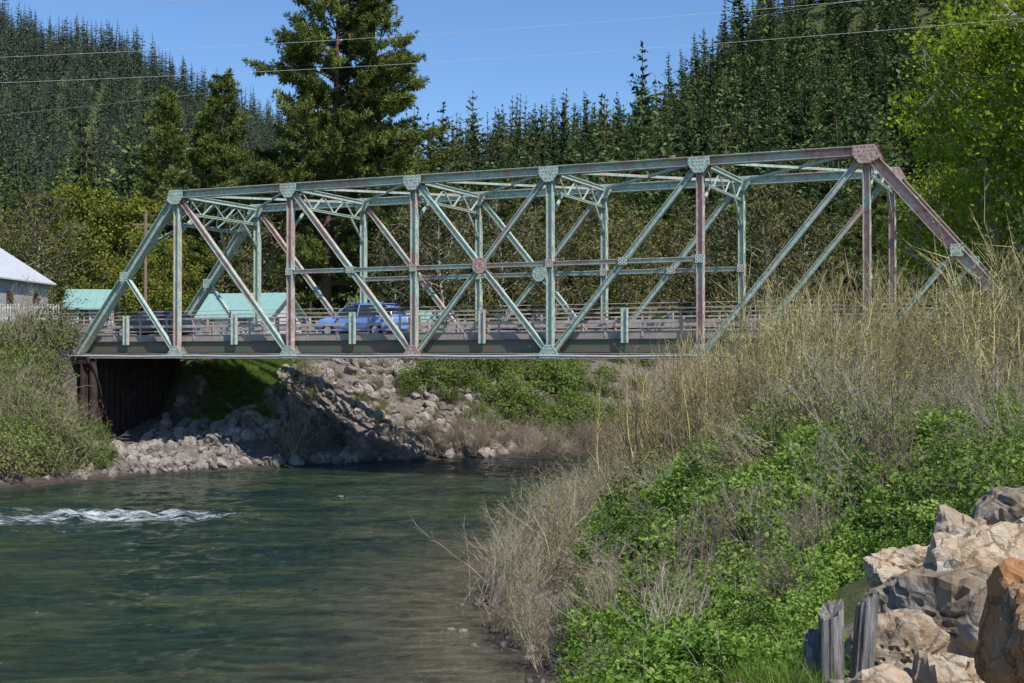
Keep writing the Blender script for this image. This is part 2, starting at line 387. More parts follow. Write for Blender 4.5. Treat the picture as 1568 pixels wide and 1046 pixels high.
for k in range(1,7):
    a,b=B(k*PL,0,zt),B(k*PL,W,zt)
    member(mb,a,b,.2,.16,.2,.2,n=U3)
    lo=.85
    member(mb,a-up*lo,b-up*lo,.11,.11,.1,.2,n=U3)
    nq=7
    for q in range(nq):
        p=a+(b-a)*q/nq-up*(.1 if q%2 else lo); p2=a+(b-a)*(q+1)/nq-up*(lo if q%2 else .1)
        member(mb,p,p2,.055,.04,.2,I=False,n=U3)
    member(mb,a-up*2.1,a+(b-a)*.2-up*lo,.1,.08,.1,n=U3); member(mb,b-up*2.1,b-(b-a)*.2-up*lo,.1,.08,.1,n=U3)
    if k<6:
        c,d=B((k+1)*PL,0,zt),B((k+1)*PL,W,zt)
        member(mb,a,d,.1,.10,.3,.5,n=up); member(mb,b+up*.02,c+up*.02,.1,.10,.2,.1,n=up)
for k0,k1 in ((.045,1),(7,6)):
    base=lambda s,f:(B(k0*PL,s,ZB)*(1-f)+B(k1*PL,s,zt)*f)
    member(mb,base(0,.84),base(W,.84),.18,.14,.1,n=U3)
    for q in range(6):
        s0=W*q/6;s1=W*(q+1)/6
        member(mb,base(s0,.84 if q%2 else 1),base(s1,1 if q%2 else .84),.07,.05,.1,I=False,n=U3)
        member(mb,base(s0,1 if q%2 else .84)+up*.03,base(s1,.84 if q%2 else 1)+up*.03,.07,.05,.1,I=False,n=U3)
    member(mb,base(0,.68),base(W*.28,.84),.12,.1,.1,n=U3); member(mb,base(W,.68),base(W*.72,.84),.12,.1,.1,n=U3)
mb.obj('top_bracing',[M_steel],bridge)
mb=MB()
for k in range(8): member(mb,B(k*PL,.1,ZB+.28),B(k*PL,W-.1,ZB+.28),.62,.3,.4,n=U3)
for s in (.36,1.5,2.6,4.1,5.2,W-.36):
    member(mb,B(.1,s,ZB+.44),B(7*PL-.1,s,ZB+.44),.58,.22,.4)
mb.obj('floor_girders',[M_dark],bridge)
mb=MB(); member(mb,B(-.3,W/2,ZD-.12),B(7*PL+.3,W/2,ZD-.12),.24,W-.75,I=False)
for s in (.5,W-.5): member(mb,B(-.3,s,ZD-.02),B(7*PL+.3,s,ZD-.02),.30,.25,I=False)
mb.obj('deck_slab',[M_conc],bridge)
mb=MB(); member(mb,B(-60,W/2,ZD+.004),B(7*PL+60,W/2,ZD+.004),.012,W-1.3,I=False); mb.obj('asphalt_surface',[M_asph],bridge)
mb=MB()
for dd in (-.12,.12): member(mb,B(-60,W/2+dd,ZD+.015),B(7*PL+60,W/2+dd,ZD+.015),.004,.1,I=False)
mb.obj('centre_line',[M_yline],bridge)
mb=MB()
for s in (.33,W-.33):
    for z,h in ((.92,.06),(.55,.13),(.3,.05)):
        member(mb,B(-6,s,ZD+z),B(7*PL+14,s,ZD+z),h,.05,I=False)
    for t in np.arange(-6,7*PL+14,PL/4): member(mb,B(t,s+.05*(1 if s>2 else -1)*-1,ZD-.1),B(t,s+.05*(1 if s>2 else -1)*-1,ZD+.95),.06,.06,I=False)
    for z in (1.12,1.3):
        tube(mb,[B(-4,s,ZD+z),B(7*PL+10,s,ZD+z)],.016,6)
mb.obj('guard_rails',[M_rail],bridge)
mb=MB()
for k in range(-1,9):
    for s in (.12,W-.12): member(mb,B((k+.5)*PL,s,ZB+.55),B((k+.5)*PL,s,ZD+1.12),.25,.2,.15 if k%3 else .5)
mb.obj('rail_posts',[M_steel],bridge)
mb=MB(); pts=[B(t,-.42,ZB-.02+.02*math.sin(t)) for t in np.linspace(-1,7*PL+5,30)]; tube(mb,pts,.055,8); mb.obj('utility_pipe',[M_pipe],bridge,True)
mb=MB()
for q in range(34):
    s=-.4+q*(W+.8)/34
    a=B(.9+(.12 if q%2 else 0),s+.11,0); member(mb,a+up*-.6,a+up*(ZB-.05),.225,.1,I=False,n=U3)
member(mb,B(.75,-.4,ZB-.2),B(.75,W+.4,ZB-.2),.4,.9,I=False,n=U3)
for q in (0.0,W): tube(mb,[B(1.35,q,-.5),B(1.35,q,ZB-.3)],.22,14)
mb.obj('left_abutment',[M_rustwall],bridge)
mb=MB(); member(mb,B(7*PL+.6,-.5,2.5),B(7*PL+.6,W+.5,2.5),6.2,1.,I=False,n=U3); mb.obj('right_abutment',[M_conc],bridge)
# ---------------------------------------------------------------- plants generators
def broadleaf(mb,h,cr,nlimb,lsize,nleaf,base=.25,mt=0,ml=1,trunk=None,up=.3,spread=1.):
    trunk=trunk or h*.014
    ph=rng.uniform(0,6.28,2)
    z=np.linspace(0,h*.93,14); ox=np.sin(z/h*4+ph[0])*.03*h; oy=np.cos(z/h*3+ph[1])*.03*h; ox-=ox[0];oy-=oy[0]
    tr=np.stack([ox,oy,z],1); tube(mb,tr,trunk*(1-z/h*.93),8,.5,mt)
    C=[];T=[]
    for q in range(nlimb):
        f=base+(1-base)*(q+rng.random())/nlimb*.97
        p=np.array([np.interp(f*h,z,ox),np.interp(f*h,z,oy),f*h])
        g=(f-base)/(1-base); prof=math.sin(math.pi*min(1,.18+.82*g))**.6
        Lb=cr*prof*rng.uniform(.55,1.15)*spread+.3
        az=q*2.4+rng.normal()*.5; el=rng.uniform(.25,.9)
        d=np.array([math.cos(az)*math.cos(el),math.sin(az)*math.cos(el),math.sin(el)])
        s=np.linspace(0,1,6)[:,None]
        limb=p+d*Lb*s+np.array([0,0,.15*Lb])*s**2+rng.normal(size=(6,3))*.04*Lb*s
        tube(mb,limb,trunk*.38*(1-g*.6)*(1-s[:,0]*.85),5,.5,mt)
        for w in range(7):
            a=rng.uniform(.25,1); pb=np.array([np.interp(a,s[:,0],limb[:,i]) for i in range(3)])
            d2=nrm(d*.6+rng.normal(size=3)*.7+np.array([0,0,.2])); l2=Lb*rng.uniform(.2,.5)
            e=pb+d2*l2
            tube(mb,[pb,(pb+e)/2+rng.normal(size=3)*.05*l2,e],[trunk*.09,trunk*.06,trunk*.02],3,.5,mt)
            k=max(3,int(nleaf/(nlimb*7)))
            ct=pb+(e-pb)*rng.uniform(.3,1.1,(k,1))+rng.normal(size=(k,3))*np.array([1,1,.8])*l2*.25
            base_t=.5+.2*rng.normal()
            C.append(ct);T.append(base_t+.18*rng.normal(size=k))
            kk=6; idx=rng.integers(0,k,kk); spikes(mb,np.repeat([e*.5+pb*.5],kk,0),ct[idx],trunk*.02,.5,mt)
    C=np.concatenate(C);T=np.concatenate(T)
    leaves(mb,C,lsize*rng.uniform(.6,1.3,len(C)),T,ml,up,wid=.75)
def pine(mb,h,cr,nl=95,base=.15,blades=14,bl=.42,mt=0,ml=1,power=.75,tuft=1.):
    z=np.linspace(0,h,16); ox=.012*h*np.sin(z/h*5+rng.uniform(0,6)); ox-=ox[0]; tr=np.stack([ox,ox*.5,z],1)
    tube(mb,tr,h*.013*(1-z/h*.95)+.02,9,.5,mt)
    P=[];D=[];T=[]
    for q in range(nl):
        g=(q+rng.random())/nl; f=base+(1-base)*g
        if rng.random()<.10: continue
        p=np.array([np.interp(f*h,z,ox),0,f*h]); p[1]=p[0]*.5
        Lb=cr*(1-g)**power*rng.uniform(.55,1.15)*(1 if g>.12 else .75)+.5
        az=q*2.4+rng.normal()*.5; el=-.12+.75*g+rng.normal()*.12; rad=.018*h*.3*(1-g*.75)
        d=np.array([math.cos(az)*math.cos(el),math.sin(az)*math.cos(el),math.sin(el)])
        s=np.linspace(0,1,7)[:,None]
        lb=p+d*Lb*s+np.array([0,0,.22*Lb])*s**2.2+np.cumsum(rng.normal(size=(7,3))*.03*Lb,0)*s
        tube(mb,lb,rad*(1-s[:,0]*.85),4,.5,mt)
        bt=.5+.22*rng.normal()
        for w in range(int(5+Lb*2.4)):
            a=rng.uniform(.25,1)**.8; pb=np.array([np.interp(a,s[:,0],lb[:,i]) for i in range(3)])
            sd=rng.choice([-1,1]); d2=nrm(d*.8+np.array([-d[1],d[0],0])*sd*rng.uniform(.3,1.1)+np.array([0,0,rng.uniform(-.15,.55)]))
            l2=Lb*rng.uniform(.12,.38)*(1.25-a*.5)+.25
            e=pb+d2*l2; spikes(mb,[pb],[e],rad*.25,.5,mt)
            for tt in np.linspace(.35,1,max(2,int(l2/.30*tuft))):
                P.append(pb+(e-pb)*tt+rng.normal(size=3)*.08);D.append(d2+np.array([0,0,.25]));T.append(bt+.12*rng.normal())
    P=np.array(P);D=np.array(D);T=np.array(T)
    n=len(P); Pr=np.repeat(P,blades,0); Dr=nrm(nrm(np.repeat(D,blades,0))*.7+rng.normal(size=(n*blades,3))*.75)
    L=bl*rng.uniform(.6,1.2,(n*blades,1)); sd=nrm(np.cross(Dr,rng.normal(size=Dr.shape)))*bl*.10
    V=np.stack([Pr-sd*.5+Dr*.02,Pr+Dr*L*.6+sd,Pr+Dr*L,Pr+Dr*L*.6-sd],1)
    TT=np.repeat(np.clip(np.repeat(T,blades)+.15*rng.normal(size=n*blades)+(Dr[:,2]*.15),0,1),4)
    mb.add(V,np.arange(len(V)*4).reshape(-1,4),TT,ml)
def fir(mb,h,cr,levels=26,nb=9,mt=0,ml=1,per=7,base=.06):
    tube(mb,[(0,0,0),(0,0,h*.5),(0,0,h)],[h*.013,h*.008,h*.001],6,.5,mt)
    C=[];SZ=[];T=[];AX=[]
    pw=rng.uniform(.6,.9)
    for l in range(levels):
        g=l/(levels-1); f=base+(1-base)*(g**.95); lv=rng.uniform(.7,1.2)
        for b in range(max(4,int(nb*(1-.35*g)))):
            az=rng.uniform(0,6.28); L=(cr*(1-g)**pw+cr*.06)*rng.uniform(.5,1.15)*lv
            dr=rng.uniform(-.4,-.05)+.5*g
            s=(np.arange(per)+.6)/per
            d=np.array([math.cos(az),math.sin(az),0])
            p=np.array([0,0,f*h+rng.normal()*h*.008])+d*L*s[:,None]+np.array([0,0,1])*(L*dr*s+L*.25*s**2)[:,None]
            p+=rng.normal(size=p.shape)*L*.06
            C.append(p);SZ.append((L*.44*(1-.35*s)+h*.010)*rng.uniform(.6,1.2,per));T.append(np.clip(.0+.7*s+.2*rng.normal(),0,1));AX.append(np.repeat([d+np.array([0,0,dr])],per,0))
    leaves(mb,np.concatenate(C),np.concatenate(SZ),np.concatenate(T),ml,1.0,wid=.5,axis=np.concatenate(AX)*.8)
def mound(mb,r,h,n,ls,ml=1,mt=0,canes=40,tmean=.5,wid=.75,amp=.35):
    u=nrm(rng.normal(size=(n,3)));u[:,2]=abs(u[:,2])
    lump=1+amp*np.sin(u[:,0]*5+rng.uniform(0,6))*np.sin(u[:,1]*5+rng.uniform(0,6))+.2*np.sin(u[:,2]*9+u[:,0]*4)
    rr=(rng.random(n)**.33)*lump
    C=u*rr[:,None]*np.array([r,r,h])
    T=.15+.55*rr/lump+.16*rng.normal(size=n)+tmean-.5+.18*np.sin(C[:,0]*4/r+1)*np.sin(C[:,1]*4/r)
    leaves(mb,C,ls*rng.uniform(.55,1.35,n),T,ml,.5,out=u*.8,wid=wid)
    if canes:
        a=rng.normal(size=(canes,3))*np.array([.3*r,.3*r,.0]);d=nrm(rng.normal(size=(canes,3))+np.array([0,0,.8]));d[:,2]=abs(d[:,2])
        for q in range(canes):
            s=np.linspace(0,1,5)[:,None]
            pt=a[q]+d[q]*np.array([r,r,h*1.2])*s*rng.uniform(.8,1.4)-np.array([0,0,.3*h])*s**3
            tube(mb,pt,.010*(1-s[:,0]*.7),3,.4,mt)
def stems(mb,h,n,spread,lean=.35,rad=.014,side=12,leafn=1200,ls=.05,mt=0,ml=1,curve=.25,lt=.5):
    C=[]
    for q in range(n):
        az=rng.uniform(0,6.28); ln=abs(rng.normal())*lean; b=np.array([math.cos(az),math.sin(az),0])
        p0=np.array([*(rng.normal(size=2)*spread*.35),0]); L=h*rng.uniform(.4,1.08)
        s=np.linspace(0,1,7)[:,None]; bend=rng.normal(size=3)*np.array([1,1,.0])*curve
        pt=p0+np.array([0,0,L])*s*math.cos(min(ln,1.2))+b*L*s*math.sin(min(ln,1.2))+bend*L*.4*s**2+rng.normal(size=(7,3))*.016*L*s
        tube(mb,pt,rad*rng.uniform(.5,1.3)*(1-s[:,0]*.8),3,.5,mt)
        a=rng.uniform(.2,1,side); pb=np.stack([np.interp(a,s[:,0],pt[:,i]) for i in range(3)],1)
        d2=nrm(nrm(pt[-1]-pt[0])+rng.normal(size=(side,3))*.42); e=pb+d2*L*rng.uniform(.08,.28,(side,1))
        spikes(mb,pb,e,rad*.38,.5,mt)
        a2=rng.random((side,2,1)); pb2=(pb[:,None]+(e-pb)[:,None]*a2).reshape(-1,3)
        e2=pb2+nrm(np.repeat(d2,2,0)+rng.normal(size=(side*2,3))*.5)*L*rng.uniform(.03,.1,(side*2,1))
        spikes(mb,pb2,e2,rad*.2,.5,mt)
        C.append(pb2);C.append(e2);C.append(e)
    C=np.concatenate(C)
    if leafn:
        idx=rng.integers(0,len(C),leafn); leaves(mb,C[idx]+rng.normal(size=(leafn,3))*.04,ls*rng.uniform(.6,1.4,leafn),lt+.2*rng.normal(size=leafn),ml,.2,wid=.45)
def grasstuft(mb,n,h,r):
    b=np.concatenate([rng.normal(size=(n,2))*r,np.zeros((n,1))],1); d=nrm(rng.normal(size=(n,3))*.45+np.array([0,0,1]))
    L=h*rng.uniform(.5,1.1,(n,1)); sd=nrm(np.cross(d,rng.normal(size=(n,3))))*.006
    V=np.stack([b-sd,b+sd,b+d*L+nrm(d*np.array([1,1,0]))*L*.2],1)
    mb.add(V,np.arange(n*3).reshape(-1,3),np.repeat(rng.uniform(.2,.9,n),3),0)
def proto(cname,objs):
    c=bpy.data.collections.new(cname)
    for o in objs: c.objects.link(o)
    return c
def instancer(name,P,coll,scl,nv,tilt=.05,zs=None):
    P=np.asarray(P,float);n=len(P)
    me=bpy.data.meshes.new(name); me.vertices.add(n); me.vertices.foreach_set('co',P.astype(np.float32).ravel())
    R=np.stack([rng.normal(size=n)*tilt,rng.normal(size=n)*tilt,rng.uniform(0,6.28,n)],1)
    sc=np.broadcast_to(np.asarray(scl,float).reshape(-1,1),(n,3)).copy()
    if zs is not None: sc[:,2]*=zs
    for nm,v in (('rot',R),('scl',sc)):
        a=me.attributes.new(nm,'FLOAT_VECTOR','POINT'); a.data.foreach_set('vector',v.astype(np.float32).ravel())
    a=me.attributes.new('idx','INT','POINT'); a.data.foreach_set('value',rng.integers(0,nv,n).astype(np.int32))
    me.update(); o=bpy.data.objects.new(name,me); S.collection.objects.link(o)
    g=bpy.data.node_groups.new(name,'GeometryNodeTree')
    g.interface.new_socket('Geometry',in_out='INPUT',socket_type='NodeSocketGeometry')
    g.interface.new_socket('Geometry',in_out='OUTPUT',socket_type='NodeSocketGeometry')
    gi=g.nodes.new('NodeGroupInput');go=g.nodes.new('NodeGroupOutput');ip=g.nodes.new('GeometryNodeInstanceOnPoints')
    ci=g.nodes.new('GeometryNodeCollectionInfo'); ci.inputs[0].default_value=coll; ci.inputs[1].default_value=True; ci.inputs[2].default_value=True
    g.links.new(gi.outputs[0],ip.inputs['Points']); g.links.new(ci.outputs[0],ip.inputs['Instance']); ip.inputs['Pick Instance'].default_value=True
    for nm,dt,sk in (('rot','FLOAT_VECTOR','Rotation'),('scl','FLOAT_VECTOR','Scale'),('idx','INT','Instance Index')):
        na=g.nodes.new('GeometryNodeInputNamedAttribute'); na.data_type=dt; na.inputs[0].default_value=nm
        g.links.new(na.outputs[0],ip.inputs[sk])
    g.links.new(ip.outputs[0],go.inputs[0])
    m=o.modifiers.new('scatter','NODES'); m.node_group=g
    return o
def protos(prefix,n,fn,mats,smooth=False):
    L=[]
    for q in range(n):
        mb=MB(); fn(mb,q); L.append(mb.obj(f'{prefix}_{q}',mats,link=False,smooth=smooth))
    return proto(prefix,L)
def scatter(n,x0,x1,y0,y1,cond=None):
    x=rng.uniform(x0,x1,n);y=rng.uniform(y0,y1,n)
    if cond is not None: k=cond(x,y); x=x[k];y=y[k]
    return np.stack([x,y,hgt(x,y)],1)
# ---------------------------------------------------------------- hill forests
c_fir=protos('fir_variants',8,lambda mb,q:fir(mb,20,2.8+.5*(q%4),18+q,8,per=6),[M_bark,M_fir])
c_fir2=protos('distant_fir_variants',4,lambda mb,q:fir(mb,20,3.4+.45*q,15,8,per=4),[M_bark,M_fir2])
P=scatter(5200,-330,330,150,560,lambda x,y:(abs(x)<.50*y+20)&(fbm(x/28,y/28,2,33)>-.38))
sc=rng.uniform(.6,1.5,len(P))*np.where(rng.random(len(P))<.07,1.25,1)
instancer('hillside_conifer_forest',P-np.array([0,0,.5]),c_fir,sc,8,.03)
P=scatter(6300,-560,60,400,1040,lambda x,y:(x>-.56*y)&(x<.05*y-20))
instancer('distant_ridge_forest',P-np.array([0,0,.5]),c_fir2,rng.uniform(.7,1.8,len(P)),4,.03)
c_vp=protos('valley_pine_variants',4,lambda mb,q:pine(mb,22,3.6+.4*q,64,.08,9,.65,power=.8),[M_bark,M_pine])
P=scatter(170,-85,95,130,170,lambda x,y:(abs(x+15)>4))
instancer('valley_pine_stand',P,c_vp,rng.uniform(.45,.8,len(P)),4,.03)
def place(mesh,name,x,y,rz=0,sc=1.,dz=-.1):
    o=bpy.data.objects.new(name,mesh); S.collection.objects.link(o)
    o.location=(x,y,float(hgt(np.array([x]),np.array([y]))[0])+dz); o.rotation_euler=(0,0,rz); o.scale=(sc,)*3; return o
mb=MB(); pine(mb,36,8.0,150,.16,16,.5,power=.5); place(mb.mesh('big_pine',[M_bark,M_pine]),'ponderosa_pine_tree',-15.6,110)
mb=MB(); pine(mb,33,5.5,100,.3,16,.5,power=.6); place(mb.mesh('pine_b',[M_bark,M_pine]),'ponderosa_pine_tree',-11.9,112,0,.98)
mb=MB(); pine(mb,25,4.0,120,.08,15,.5,power=.7); m=mb.mesh('pine_c',[M_bark,M_pine])
place(m,'ponderosa_pine_tree',-32.5,122,1,.95); place(m,'ponderosa_pine_tree',-27.2,123,2.5,1.02); place(m,'ponderosa_pine_tree',-30.0,127,4,.9)
mb=MB(); broadleaf(mb,24,6.5,55,.28,26000,.16,up=.2); m=mb.mesh('cottonwood',[M_pale,M_cot])
place(m,'cottonwood_tree',29.0,76,0,1.05); place(m,'cottonwood_tree',33,71,2,1.15); place(m,'cottonwood_tree',30.5,84,4,.85)
mb=MB(); broadleaf(mb,15,5,40,.3,13000,.12,up=.2); m=mb.mesh('spring_maple',[M_twig,M_yel])
for x,y,r,s in ((-38.5,115,0,.95),(-34,119,2,.9),(-43,112,4,.75),(-46,108,1,.7),(-29,110,3,.6),(-25,112,5,.58)): place(m,'maple_tree',x,y,r,s)
mb=MB(); broadleaf(mb,12,4.5,40,.26,5000,.12,up=.2); m=mb.mesh('budding_alder',[M_twig,M_bud])
for k,(x,y) in enumerate([(-9,104),(-5,100),(-1,108),(3,101),(7,106),(11,100),(15,104),(19,99),(-21,105),(23,103),(-36,100),(-41,99)]): place(m,'budding_alder_tree',x,y,k*1.3,.8+.3*((k*7)%5)/5)
# ---------------------------------------------------------------- shrubs
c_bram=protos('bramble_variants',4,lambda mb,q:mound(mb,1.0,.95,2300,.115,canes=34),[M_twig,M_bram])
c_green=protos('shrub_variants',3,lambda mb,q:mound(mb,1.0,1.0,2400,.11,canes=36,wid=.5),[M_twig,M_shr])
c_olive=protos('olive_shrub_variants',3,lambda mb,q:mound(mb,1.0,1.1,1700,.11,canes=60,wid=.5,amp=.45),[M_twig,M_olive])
c_will=protos('willow_variants',6,lambda mb,q:stems(mb,4.5,20,1.7,.20,.028,12,560,.09),[M_willow,M_will])
c_bare=protos('bare_shrub_variants',4,lambda mb,q:stems(mb,2.0,40,.8,.5,.012,12,420,.05,curve=.5),[M_twig,M_brown])
c_bare2=protos('budding_shrub_variants',3,lambda mb,q:stems(mb,2.2,34,.9,.5,.014,12,900,.06,curve=.4),[M_twig,M_will])
c_grass=protos('grass_variants',3,lambda mb,q:grasstuft(mb,140,.32,.14),[M_grass])
DR=lambda x,y:dseg(x,y,RB); DL=lambda x,y:dseg(x,y,LB)
P=scatter(270,4,29,31,54,lambda x,y:(~inside(x,y))&(DR(x,y)>1.4)&(x>.092*y)&(ts(x,y)[1]<-1.2))
top=np.interp(P[:,0]/P[:,1],[.08,.14,.2,.3,.4],[4.9,6.0,7.7,8.3,9.3])
scl=np.clip((top-P[:,2])/4.9,.4,1.7)*(.35+.75*rng.random(len(P))**.8)*(1+.45*fbm(P[:,0]/2.5,P[:,1]/5,2,77))
instancer('willow_thicket',P,c_will,scl,6,.1)
P=scatter(150,2,24,28,46,lambda x,y:(~inside(x,y))&(DR(x,y)>1.2)&(x>.095*y))
instancer('willow_undergrowth',P,c_olive,rng.uniform(.5,1.1,len(P)),3,.2)
P=scatter(40,1,16,22,34,lambda x,y:(~inside(x,y))&(DR(x,y)>1.5)&(x>.14*y))
instancer('willow_saplings',P,c_bare2,rng.uniform(.6,1.1,len(P)),3,.2)
P=scatter(800,.2,13,14.5,33,lambda x,y:(~inside(x,y))&(DR(x,y)>1.3)&(x>.06*y+.1)&(fbm(x*.6,y*.6,2,44)>-.28))
instancer('bramble_thicket',P-np.array([0,0,.1]),c_bram,rng.uniform(.35,.85,len(P))*np.clip(P[:,1]/22,.6,1.0),4,.15)
P=scatter(360,.4,3.4,7.6,15,lambda x,y:(x<.235*y)&(x>.055*y))
instancer('low_bramble_patch',P-np.array([0,0,.08]),c_bram,rng.uniform(.18,.40,len(P)),4,.15)
P=scatter(120,3.8,11,11.5,24,lambda x,y:(x>.31*y))
instancer('streamside_shrubs',P,c_green,rng.uniform(.4,.8,len(P)),3,.15)
P=scatter(110,-1.0,5,22.5,50,lambda x,y:(~inside(x,y))&(DR(x,y)<2.2)&(DR(x,y)>.3))
instancer('bare_shrub_row',P,c_bare,rng.uniform(.4,1.05,len(P)),4,.2)
P=scatter(85,-1.0,5,22.5,50,lambda x,y:(~inside(x,y))&(DR(x,y)<2.6)&(DR(x,y)>.4))
instancer('budding_shrub_row',P,c_bare2,rng.uniform(.4,1.05,len(P)),3,.2)
P=scatter(50,0,9,14,34,lambda x,y:(~inside(x,y))&(DR(x,y)>2.0)&(x>.06*y))
instancer('dead_brush',P+np.array([0,0,.25]),c_bare,rng.uniform(.4,.8,len(P)),4,.6)
P=scatter(700,-12,9,62,80,lambda x,y:(~inside(x,y))&(DL(x,y)<2.6)&(DL(x,y)>.2)&(x>-11+rng.random(len(x))*6))
instancer('far_bank_brush',P,c_bare,rng.uniform(.4,.95,len(P)),4,.4)
P=scatter(190,-7,9,66,90,lambda x,y:(~inside(x,y))&(DL(x,y)>2.4)&(DL(x,y)<11)&(DL(x,y)>2.4+np.maximum(0,-x-1)*.8))
instancer('far_bank_shrubs',P,c_green,rng.uniform(.6,1.75,len(P)),3,.1)
P=scatter(110,5,20,54,70,lambda x,y:(~inside(x,y))&(DR(x,y)>.5)&(DR(x,y)<9))
instancer('right_bank_shrubs',P,c_olive,rng.uniform(.6,1.2,len(P)),3,.1)
P=scatter(130,-13,-1,66,82,lambda x,y:(~inside(x,y))&(DL(x,y)>1.5)&(DL(x,y)<11))
instancer('riprap_weeds',P,c_olive,rng.uniform(.25,.6,len(P)),3,.1)
LC=lambda x,y:(~inside(x,y))&(ts(x,y)[1]<-.9)&(x<-.326*y)&(DL(x,y)>.9)
P=scatter(400,-36,-16,42,70,LC)
instancer('left_bank_shrubs',P,c_olive,rng.uniform(.7,1.5,len(P)),3,.15,1.15)
P=scatter(260,-36,-16,42,70,LC)
instancer('left_bank_green_shrubs',P,c_green,rng.uniform(.5,1.2,len(P)),3,.15,1.2)
P=scatter(26,-21,-16,52,64,lambda x,y:(~inside(x,y))&(ts(x,y)[1]<-2)&(x<-.305*y)&(DL(x,y)>.8))
instancer('left_bank_low_shrubs',P,c_green,rng.uniform(.4,.75,len(P)),3,.15)
P=scatter(70,-36,-16,42,70,LC)
instancer('left_bank_budding_shrubs',P,c_bare2,rng.uniform(.9,1.5,len(P)),3,.15)
mb=MB(); stems(mb,4.2,30,.8,.4,.035,14,900,.09); place(mb.mesh('sapling',[M_twig,M_yel]),'bank_sapling',-10.8,65.6)
P=scatter(260,1.3,2.6,7.6,11,lambda x,y:(x<.24*y))
instancer('bank_grass',P,c_grass,rng.uniform(.4,.8,len(P)),3,.1)
P=scatter(1100,-17.4,-12.8,68,79)
instancer('far_bank_grass',P,c_grass,rng.uniform(.6,1.3,len(P)),3,.1)
# ---------------------------------------------------------------- rocks
import bmesh
def rock(sub,seed,amp=.12,npl=14):
    r=np.random.default_rng(seed); bm=bmesh.new(); bmesh.ops.create_icosphere(bm,subdivisions=sub,radius=1)
    v=np.array([x.co[:] for x in bm.verts]); f=np.array([[x.index for x in p.verts] for p in bm.faces]); bm.free()
    n=nrm(r.normal(size=(npl,3))); d=r.uniform(.55,.95,npl)
    dt=v@n.T; rr=np.where(dt>.15,d/np.maximum(dt,.15),9).min(1); rr=np.minimum(rr,1.15)
    off=Vector(r.uniform(-50,50,3))
    nz=np.array([mnoise.fractal(Vector(q)*1.6+off,1.,2.1,6) for q in v])
    rid=np.array([abs(mnoise.noise(Vector((q[0]*2.2,q[1]*2.2,q[2]*5))+off)) for q in v])
    v=v*(rr+amp*nz-amp*.9*np.clip(.12-rid,0,1)*6)[:,None]
    return v*r.uniform(.75,1.25,3),f
def rockmat(name,cs,sc=1.):
    m,nt=newmat(name); co=objco(nt); n1=noise(nt,1.6*sc,6,co,.65,.5); n2=noise(nt,9*sc,7,co,.7); n3=noise(nt,45*sc,4,co,.7)
    v=N(nt,'ShaderNodeTexVoronoi',feature='DISTANCE_TO_EDGE'); v.inputs['Scale'].default_value=2.2*sc
    nt.links.new(mix(nt,.12,co,n2),v.inputs['Vector'])
    crack=ramp(nt,v.outputs[0],[(0,(.6,.55,.5)),(.025,(1,1,1))])
    col=ramp(nt,n1,[(.28,cs[0]),(.45,cs[1]),(.6,cs[2]),(.75,cs[3])])
    oi=N(nt,'ShaderNodeObjectInfo'); br=mth(nt,'MULTIPLY_ADD',oi.outputs['Random'],.7,.65)
    cb=N(nt,'ShaderNodeCombineXYZ'); [nt.links.new(br,cb.inputs[i]) for i in range(3)]
    col=mix(nt,1.,col,cb.outputs[0],'MULTIPLY'); col=mix(nt,.6,col,ramp(nt,n2,[(.3,(.5,.48,.46)),(.65,(1.,1.,1.))]),'MULTIPLY')
    col=mix(nt,1.,col,crack,'MULTIPLY')
    hh=mth(nt,'ADD',mth(nt,'ADD',n2,mth(nt,'MULTIPLY',n3,.3)),mth(nt,'MULTIPLY',mth(nt,'MINIMUM',v.outputs[0],.05),8))
    out(nt,princ(nt,col,.9,0,hh,.8,.05,.25).outputs[0]); return m
M_tan=rockmat('tan_boulder',[(.38,.25,.14),(.52,.40,.27),(.56,.48,.38),(.36,.36,.35)],1.6)
M_or=rockmat('orange_boulder',[(.42,.18,.07),(.55,.28,.12),(.48,.32,.19),(.32,.28,.24)],2.)
M_rip=rockmat('riprap_stone',[(.20,.19,.19),(.34,.31,.28),(.46,.39,.32),(.27,.27,.275)],1.)
def rp(mb,q):
    v,f=rock(3,100+q); mb.add(v,f)
c_rock=protos('riprap_variants',6,rp,[M_rip])
P=scatter(4400,-19,0,60,87,lambda x,y:(~inside(x,y))&(DL(x,y)>.2)&(DL(x,y)<12)&(((x+15.0)/1.9)**2+((y-73.5)/5)**2>1)&(fbm(x*.5,y*.5,2,61)>-.25))
instancer('riprap_rocks',P+np.array([0,0,.06]),c_rock,.09+.36*rng.random(len(P))**2.1,6,1.)
P=scatter(1100,-34,-12,40,68,lambda x,y:(DL(x,y)<2.0)&~inside(x+.2,y-.5))
instancer('left_shore_rocks',P,c_rock,.10+.32*rng.random(len(P))**2,6,1.)
P=scatter(300,-2,4,12,30,lambda x,y:DR(x,y)<1.2)
instancer('near_shore_rocks',P,c_rock,.05+.13*rng.random(len(P))**2,6,1.)
BL=[(2.62,8.6,3.45,.42,0),(3.1,8.9,3.6,.55,0),(3.55,9.2,3.74,.6,0),(2.95,8.0,3.2,.42,0),(3.35,7.9,3.35,.45,0),(3.7,10.4,3.85,.45,0),(4.25,10.6,3.98,.5,0),(2.55,7.4,2.95,.38,0),(3.0,7.2,3.05,.42,0),(2.35,7.9,3.1,.24,0),(2.42,5.55,4.22,.45,1),(4.1,9.6,3.8,.5,0),(2.25,6.8,3.0,.3,0),(2.6,6.6,3.1,.32,0),(3.05,10.2,3.75,.35,0),(1.82,7.55,3.38,.22,0),(2.08,7.5,3.42,.26,0),(1.65,7.9,3.25,.16,0),(1.95,7.1,3.15,.24,0)]
rr_=np.random.default_rng(5)
